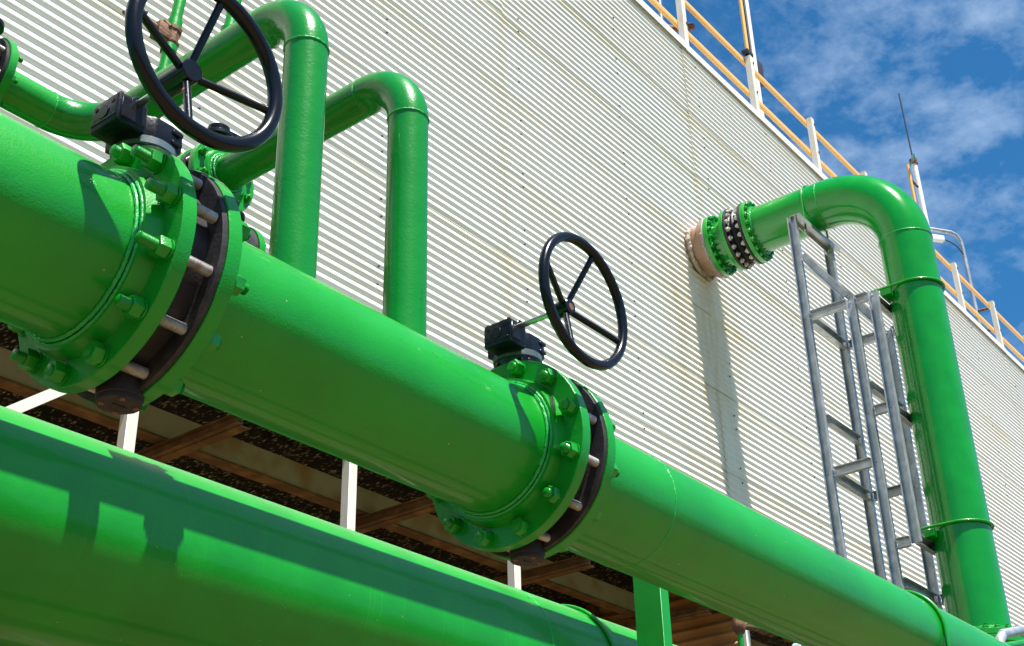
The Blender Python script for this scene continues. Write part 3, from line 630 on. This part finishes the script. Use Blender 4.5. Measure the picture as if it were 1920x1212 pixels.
def studs_for(t, xv, seed):
    """twelve studs through both flanges, a nut on each end (thing > stud_bolt > nut)"""
    rnd = random.Random(seed)
    for k in range(12):
        a = math.radians(15 + 30 * k); c = Vector((xv, MY + .216 * math.cos(a), MZ + .216 * math.sin(a)))
        eL = EL[seed][k] ; eR = rnd.uniform(.006, .024); b0 = HG + FLT
        bm = BM(); threads(bm, c - Vector((HG, 0, 0)), c + Vector((HG - .012, 0, 0)), .0112, .0030, 18); st = obj('stud_bolt', bm, STUD, t)
        for s, e in ((-1, eL), (1, eR)):
            d = Vector((s, 0, 0)); p = c + d * (b0 + .0008); bm = BM(); ph = rnd.uniform(0, 1.05)
            lathe(bm, p, d, [(0, .0215), (.0032, .0215), (.0034, .0205)], 32)
            hexnut(bm, p + d * .0036, d, .036, .0225, ph); threads(bm, p + d * .024, p + d * (.026 + e), .0112, .0030, 18)
            obj('nut', bm, G_p, st)
v1, hx, hz = make_valve(LV, 'near butterfly valve with a large black handwheel and black gearbox, at upper left', 0)
rim = handwheel(v1, hx, hz, .075, .0235, 82.5, .1655, .0148)
bm = BM(); a = math.radians(262.5); p0 = Vector((hx + .025 * math.cos(a), 1.655, hz + .025 * math.sin(a))); p1 = Vector((hx + .1655 * math.cos(a), 1.603, hz + .1655 * math.sin(a)))
cyl(bm, p0.lerp(p1, .18), p0.lerp(p1, .215), .0083, 18); obj('red_band', bm, RED, rim)
studs_for(v1, LV, 3)
v2, hx, hz = make_valve(RV, 'far butterfly valve with its whole round black handwheel clear against the white wall', 1)
rim = handwheel(v2, hx, hz, .048, .0205, 70.5, .167, .0128)
bm = BM(); lathe(bm, (hx + .002, 1.6405, hz - .001), (0, 1, 0), [(0, .009), (.001, .010)], 16); obj('rust_patch', bm, RUST, rim)
studs_for(v2, RV, 11)

# ------------------------------------------------------------------ riser pipe, expansion joint, wall nozzle
RX, RY, RZ, RR, RB = 11.39, 3.79, 7.67, .2585, .765
rs = thing('riser_pipe', (RX, RY, -H), 'large green riser pipe bending over at the top towards the white wall', 'pipe')
bm = BM(); tube(bm, line_pts((RX, RY, 2.9), (RX, RY, RZ - RB), 20), RR, 128); obj('riser_tube', bm, G_r, rs)
bm = BM(); tube(bm, elbow_pts((RX, RY + RB, RZ - RB), (0, -1, 0), (0, 0, 1), RB, 40), RR + .0015, 128); obj('elbow', bm, G_r, rs)
rs_before = None; bm = BM(); tube(bm, line_pts((RX, RY + RB, RZ), (RX, 5.36, RZ), 10), RR, 128); run_ = [obj('run_tube', bm, G_r, rs)]
bm = BM(); bead(bm, (RX, RY, RZ - RB), (0, 0, 1), RR + .001, .006, 160, .1); obj('weld_seam', bm, G_w, rs); bm = BM(); bead(bm, (RX, RY + RB, RZ), (0, 1, 0), RR + .001, .005, 160, .1); obj('weld_seam', bm, G_w, rs)
run_.append(welding_flange(rs, (RX, 5.395, RZ), (0, -1, 0), RR, .349, .05, .03, bd=.006)); had_ = set(bpy.data.objects)
bolts_of(rs, (RX, 5.345, RZ), (0, -1, 0), .318, 20, 0, .05, .025, .015, .02, .012)
run_ += [o_ for o_ in bpy.data.objects if o_ not in had_]
welding_flange(rs, (RX, RY, 2.86), (0, 0, 1), RR, .349, .05, .03)
bolts_of(rs, (RX, RY, 2.91), (0, 0, 1), .318, 20, 0, .05, .025, .015, .02, .012)
t = thing('lower_riser_pipe', (RX, RY, -H), 'green pipe continuing below the riser flange at the right edge', 'pipe')
bm = BM(); cyl(bm, (RX, RY, -H), (RX, RY, 2.8), RR, 96); obj('tube', bm, G_r, t); welding_flange(t, (RX, RY, 2.855), (0, 0, -1), RR, .349, .05, .03)
# expansion joint (black rubber bellows between two rings of cream bolts)
ej = thing('expansion_joint', (RX, 5.5, RZ), 'black rubber expansion joint ringed with pale bolts between green flanges', 'expansion joint')
bm = BM(); prof = [(0, .336), (.03, .336), (.032, .29), (.05, .275), (.075, .295), (.1, .318), (.125, .295), (.15, .275), (.168, .29), (.17, .336), (.2, .336)]
lathe(bm, (RX, 5.4, RZ), (0, 1, 0), prof, 96); obj('bellows', bm, RUBBER, ej)
for y, s in ((5.402, 1), (5.598, -1)):
    bm = BM(); ring(bm, (RX, y if s > 0 else y - .024, RZ), (0, 1, 0), .29, .352, .022, 96); rg_ = obj('retaining_ring', bm, CAST, ej)
    for k in range(20):
        a = 2 * PI * (k + .5) / 20; bm = BM(); p = Vector((RX + .318 * math.cos(a), y + s * .024, RZ + .318 * math.sin(a)))
        hexnut(bm, p, (0, s, 0), .05, .026, a); lathe(bm, p + Vector((0, s * .026, 0)), (0, s, 0), [(0, .017), (.012, .017), (.02, .008)], 12); obj('bolt', bm, BOLTG, rg_)
sp = thing('spool_piece', (RX, 5.7, RZ), 'short green flanged spool between the black joint and the tan wall nozzle', 'pipe')
bm = BM(); cyl(bm, (RX, 5.62, RZ), (RX, 5.82, RZ), RR, 96); obj('tube', bm, G_r, sp)
bm = BM(); ring(bm, (RX, 5.602, RZ), (0, 1, 0), .25, .349, .045, 96); obj('flange', bm, G_p, sp)
bm = BM(); ring(bm, (RX, 5.79, RZ), (0, 1, 0), .25, .349, .05, 96); f2 = obj('flange', bm, G_p, sp)
bolts_of(f2, (RX, 5.79, RZ), (0, -1, 0), .318, 20, 0, .048, .03, .015, .02, .015)
nz = thing('wall_nozzle', (RX, YW, RZ), 'tan fibreglass nozzle sealed into the white wall with crumbly foam', 'nozzle')
bm = BM(); lathe(bm, (RX, 5.842, RZ), (0, 1, 0), [(0, .338), (.035, .345), (.075, .34), (.078, .298), (.14, .285), (.3, .285)], 96); obj('collar', bm, TAN, nz)
bm = BM(); ring(bm, (RX, 5.841, RZ), (0, 1, 0), .25, .352, .03, 96, .004); obj('flange', bm, GREYF, nz)
bm = BM(); tube(bm, [Vector((RX + (.292 + .012 * math.sin(5 * a) + random.uniform(-.006, .006)) * math.cos(a), 6.036, RZ + (.292 + .012 * math.sin(5 * a)) * math.sin(a))) for a in [2 * PI * i / 90 for i in range(90)]], .026, 8, closed=True, wob=.28); obj('sealant', bm, FOAM, nz)
for k in range(7):
    a = PI + k * .42; bm = BM(); lathe(bm, (RX + .35 * math.cos(a), 5.862, RZ + .35 * math.sin(a)), (math.cos(a), 0, math.sin(a)), [(0, .016), (.008, .014), (.014, .006)], 8); obj('resin_drip', bm, FOAM, nz)

# the run leaves the elbow slightly out of square with the wall
pv_ = Vector((RX, RY + RB, RZ)); SK = Matrix.Translation(pv_) @ Matrix.Rotation(.066, 4, 'Z') @ Matrix.Rotation(-.036, 4, 'X') @ Matrix.Translation(-pv_)
for o_ in (ej, sp, nz): o_.matrix_world = SK @ Matrix.Translation(o_.location)
for o_ in run_:
    for q_ in [o_] + [c_ for c_ in bpy.data.objects if c_.parent == o_]: q_.data.transform(Matrix.Translation(-rs.location) @ SK @ Matrix.Translation(rs.location))

# ------------------------------------------------------------------ galvanised support frame
fr = thing('pipe_rack', (11.2, 4.4, -H), 'galvanised steel rack of channel posts standing beside the large green riser', 'pipe rack')
def ub(bm, a, b, up, wd=.092, dp=.05, t_=.007):
    prism(bm, [(-wd / 2, 0), (wd / 2, 0), (wd / 2, dp), (wd / 2 - t_, dp), (wd / 2 - t_, t_), (-wd / 2 + t_, t_), (-wd / 2 + t_, dp), (-wd / 2, dp)], a, b, up)
FX0, FX1 = 10.92, 11.76; YF, YM, YN = 4.74, 4.26, 4.03; ZT = 6.17; ZU = 7.36
def member(name, a, b, up, **k):
    bm = BM(); ub(bm, a, b, up, **k); return obj(name, bm, GALV, fr)
# posts: open side turned to the camera side (-x)
member('post', (FX0, YF, -H), (FX0, YF, ZU - .005), (-1, 0, 0)); member('post', (FX1, YF, -H), (FX1, YF, ZU - .005), (-1, 0, 0))
member('post', (FX0 - .002, YM, -H), (FX0 - .002, YM, ZT + .048), (-1, 0, 0)); member('post', (FX1, YM, -H), (FX1, YM, ZT + .04), (-1, 0, 0))
member('post', (FX0, YN, 3.7), (FX0, YN, ZT + .045), (-1, 0, 0))
for z in (ZT, 4.52):
    member('tie', (FX0 - .012, YF - .055, z), (FX0 - .012, YM + .055, z), (-1, 0, 0)); member('tie', (FX1 - .01, YF - .055, z), (FX1 - .01, YM + .055, z), (-1, 0, 0))
    member('cross_tie', (FX0 + .06, YF, z), (FX1 - .06, YF, z), (0, -1, 0))
member('tie', (FX0 - .012, YM - .055, ZT), (FX0 - .012, YN + .055, ZT), (-1, 0, 0)); member('tie', (FX0 - .012, YM - .055, 3.72), (FX0 - .012, YN + .055, 3.72), (-1, 0, 0))
member('tie', (FX0 - .012, YM - .055, 5.0), (FX0 - .012, YN + .055, 5.0), (-1, 0, 0))
member('tie', (FX1 - .01, YM - .055, ZT), (FX1 - .01, YN - .1, ZT), (-1, 0, 0)); member('tie', (FX1 - .01, YM - .055, 3.4), (FX1 - .01, YN - .1, 3.4), (-1, 0, 0))
member('cross_tie', (FX0 + .06, YF, 5.1), (FX1 - .06, YF, 5.1), (0, -1, 0)); member('cross_tie', (FX0 + .06, YM, 5.3), (FX1 - .06, YM, 5.3), (0, -1, 0)); member('cross_tie', (FX0 + .06, YM, 3.4), (FX1 - .06, YM, 3.4), (0, -1, 0))
for z in (ZT, 5.0, 3.75): member('clamp_beam', (FX0 + .055, YN + .04, z), (FX1 + .25, YN + .04, z), (0, -1, 0))
member('saddle_beam', (FX0 - .04, YF - .04, ZU), (FX1 + .05, YF - .04, ZU), (0, 0, -1), wd=.11, dp=.05)
member('diagonal', (FX0 - .004, YF - .05, 6.88), (FX0 - .004, YM + .05, ZT + .1), (-1, 0, 0), wd=.08, dp=.04); member('diagonal', (FX1 - .004, YF - .05, 6.88), (FX1 - .004, YM + .05, ZT + .1), (-1, 0, 0), wd=.08, dp=.04)
for y_, z_ in ((YF, ZT), (YM, ZT), (YN, ZT), (YF, 4.52), (YM, 4.52), (YM, 5.0), (YN, 5.0)):
    for x_ in ((FX0 - .008, FX1 - .008) if y_ != YN else (FX0 - .008,)):
        for s1 in (-1, 1):
            bm = BM(); hexnut(bm, (x_, y_ + s1 * .022, z_ + s1 * .01), (-1, 0, 0), .02, .01); obj('bolt', bm, GALV, fr)
def uclamp(z, label):
    t = thing('pipe_clamp', (RX, RY, z), label, 'pipe clamp', 'green round-bar clamps around the riser'); R_ = RR + .014
    pts = [Vector((RX - R_, YN + .1, z)), Vector((RX - R_, RY + .1, z))] + [Vector((RX - R_ * math.cos(a), RY - R_ * math.sin(a), z)) for a in [PI * i / 60 for i in range(61)]] + [Vector((RX + R_, RY + .1, z)), Vector((RX + R_, YN + .1, z))]
    bm = BM(); tube(bm, pts, .013, 14); obj('bar', bm, G_p, t)
    bm = BM(); box(bm, (RX - .3, YN - .1, z - .09), (RX + .3, YN - .0, z - .03)); obj('bearing_plate', bm, G_p, t)
uclamp(6.33, 'upper green bar clamp round the riser, level with the frame top')
uclamp(3.88, 'lower green bar clamp round the riser, near its foot')
t = thing('pipe_clamp', (RX, YF - .04, RZ), 'green bar clamp over the horizontal run above the frame', 'pipe clamp', 'green round-bar clamps around the riser'); R_ = RR + .012; y_ = YF - .04
bm = BM(); tube(bm, [Vector((RX - R_, y_, ZU - .1)), Vector((RX - R_, y_, RZ))] + [Vector((RX - R_ * math.cos(a), y_, RZ + R_ * math.sin(a))) for a in [PI * i / 60 for i in range(1, 60)]] + [Vector((RX + R_, y_, RZ)), Vector((RX + R_, y_, ZU - .1))], .011, 12); obj('bar', bm, G_p, t)
bm = BM()
for s in (-1, 1): hexnut(bm, (RX + s * R_, y_, ZU - .085), (0, 0, 1), .036, .018)
obj('nut', bm, GALV, t)

# ------------------------------------------------------------------ small things in the lower right
t = thing('conduit', (7.2, 2.3, 1.8), 'galvanised conduit elbow poking over the big pipe at the right edge', 'conduit')
pts = [Vector((6.86, 2.2, 1.2)), Vector((6.86, 2.2, 1.66)), Vector((6.88, 2.2, 1.73)), Vector((6.95, 2.2, 1.775))] + line_pts((7.1, 2.2, 1.815), (9.5, 2.2, 2.43), 4)
bm = BM(); tube(bm, pts, .026, 18); obj('tube', bm, GALV, t)
bm = BM(); cyl(bm, (6.94, 2.2, 1.768), (6.96, 2.2, 1.779), .0275, 18); obj('coupling', bm, GALV, t)
t = thing('drain_line', (7.2, 2.25, 1.7), 'thin bright green line under the grey conduit at the right edge', 'pipe')
bm = BM(); cyl(bm, (7.05, 2.28, 1.74), (9.5, 2.28, 2.33), .018, 16); obj('tube', bm, G_p, t)
t = thing('drain_valve', (8.4, 4.5, 2.4), 'rusty valve cluster on a thin green drop pipe, under the big pipe', 'valve')
bm = BM(); cyl(bm, (8.4, 4.5, 2.62), (8.4, 4.5, 2.75), .022, 16); cyl(bm, (8.4, 4.5, 0), (8.4, 4.5, 2.5), .02, 16); obj('drop_tube', bm, G_p, t)
bm = BM(); lathe(bm, (8.4, 4.5, 2.49), (0, 0, 1), [(0, .03), (.02, .042), (.05, .05), (.09, .048), (.13, .03)], 14); cyl(bm, (8.4, 4.5, 2.55), (8.62, 4.47, 2.57), .026, 12); obj('body', bm, RUST, t)
bm = BM(); cyl(bm, (8.4, 4.44, 2.55), (8.4, 4.36, 2.55), .012, 8); tube(bm, circle_pts((8.4, 4.35, 2.55), (0, -1, 0), .04, 30), .007, 8, closed=True); obj('handle', bm, GALV, t)
for k, (zz_, M_, lb, sc_) in enumerate(((2.575, RUST, 'small rusty union next to the thin green drop pipe', 1), (2.60, G_p, 'small green fitting in the middle of the rusty cluster under the big pipe', .8), (2.6, RUST, 'rusty little gate valve farthest right in the cluster under the big pipe', 1.1))):
    x0 = 8.66 + .2 * k; t = thing('pipe_fitting', (x0, 4.47, zz_), lb, 'pipe fitting')
    bm = BM(); lathe(bm, (x0, 4.47, zz_), (1, -.05, .04), [(0, .028 * sc_), (.01, .042 * sc_), (.045, .042 * sc_), (.05, .03 * sc_), (.11, .03 * sc_), (.115, .044 * sc_), (.15, .044 * sc_), (.16, .028 * sc_), (.2, .026 * sc_)], 8); obj('body', bm, M_, t)
    bm = BM(); cyl(bm, (x0 + .08, 4.45, zz_ + .02), (x0 + .07, 4.40, zz_ + .085), .016, 10); tube(bm, circle_pts((x0 + .068, 4.395, zz_ + .09), (.2, -.5, .6), .038, 26), .006, 8, closed=True); obj('handle', bm, GALV if k != 1 else RUST, t)
t = thing('pressure_gauge', (9.02, 4.36, 2.46), 'small round grey gauge at the bottom edge under the big pipe', 'gauge')
bm = BM(); cyl(bm, (9.02, 4.40, 2.47), (9.02, 4.33, 2.455), .052, 28, .006); obj('case', bm, GALV, t)
bm = BM(); cyl(bm, (9.02, 4.40, 2.41), (9.02, 4.42, 2.2), .012, 10); obj('stem', bm, RUST, t)

for o in list(S.objects):
    if o.parent is None and o.type in ('MESH', 'EMPTY'): o.location.z += H
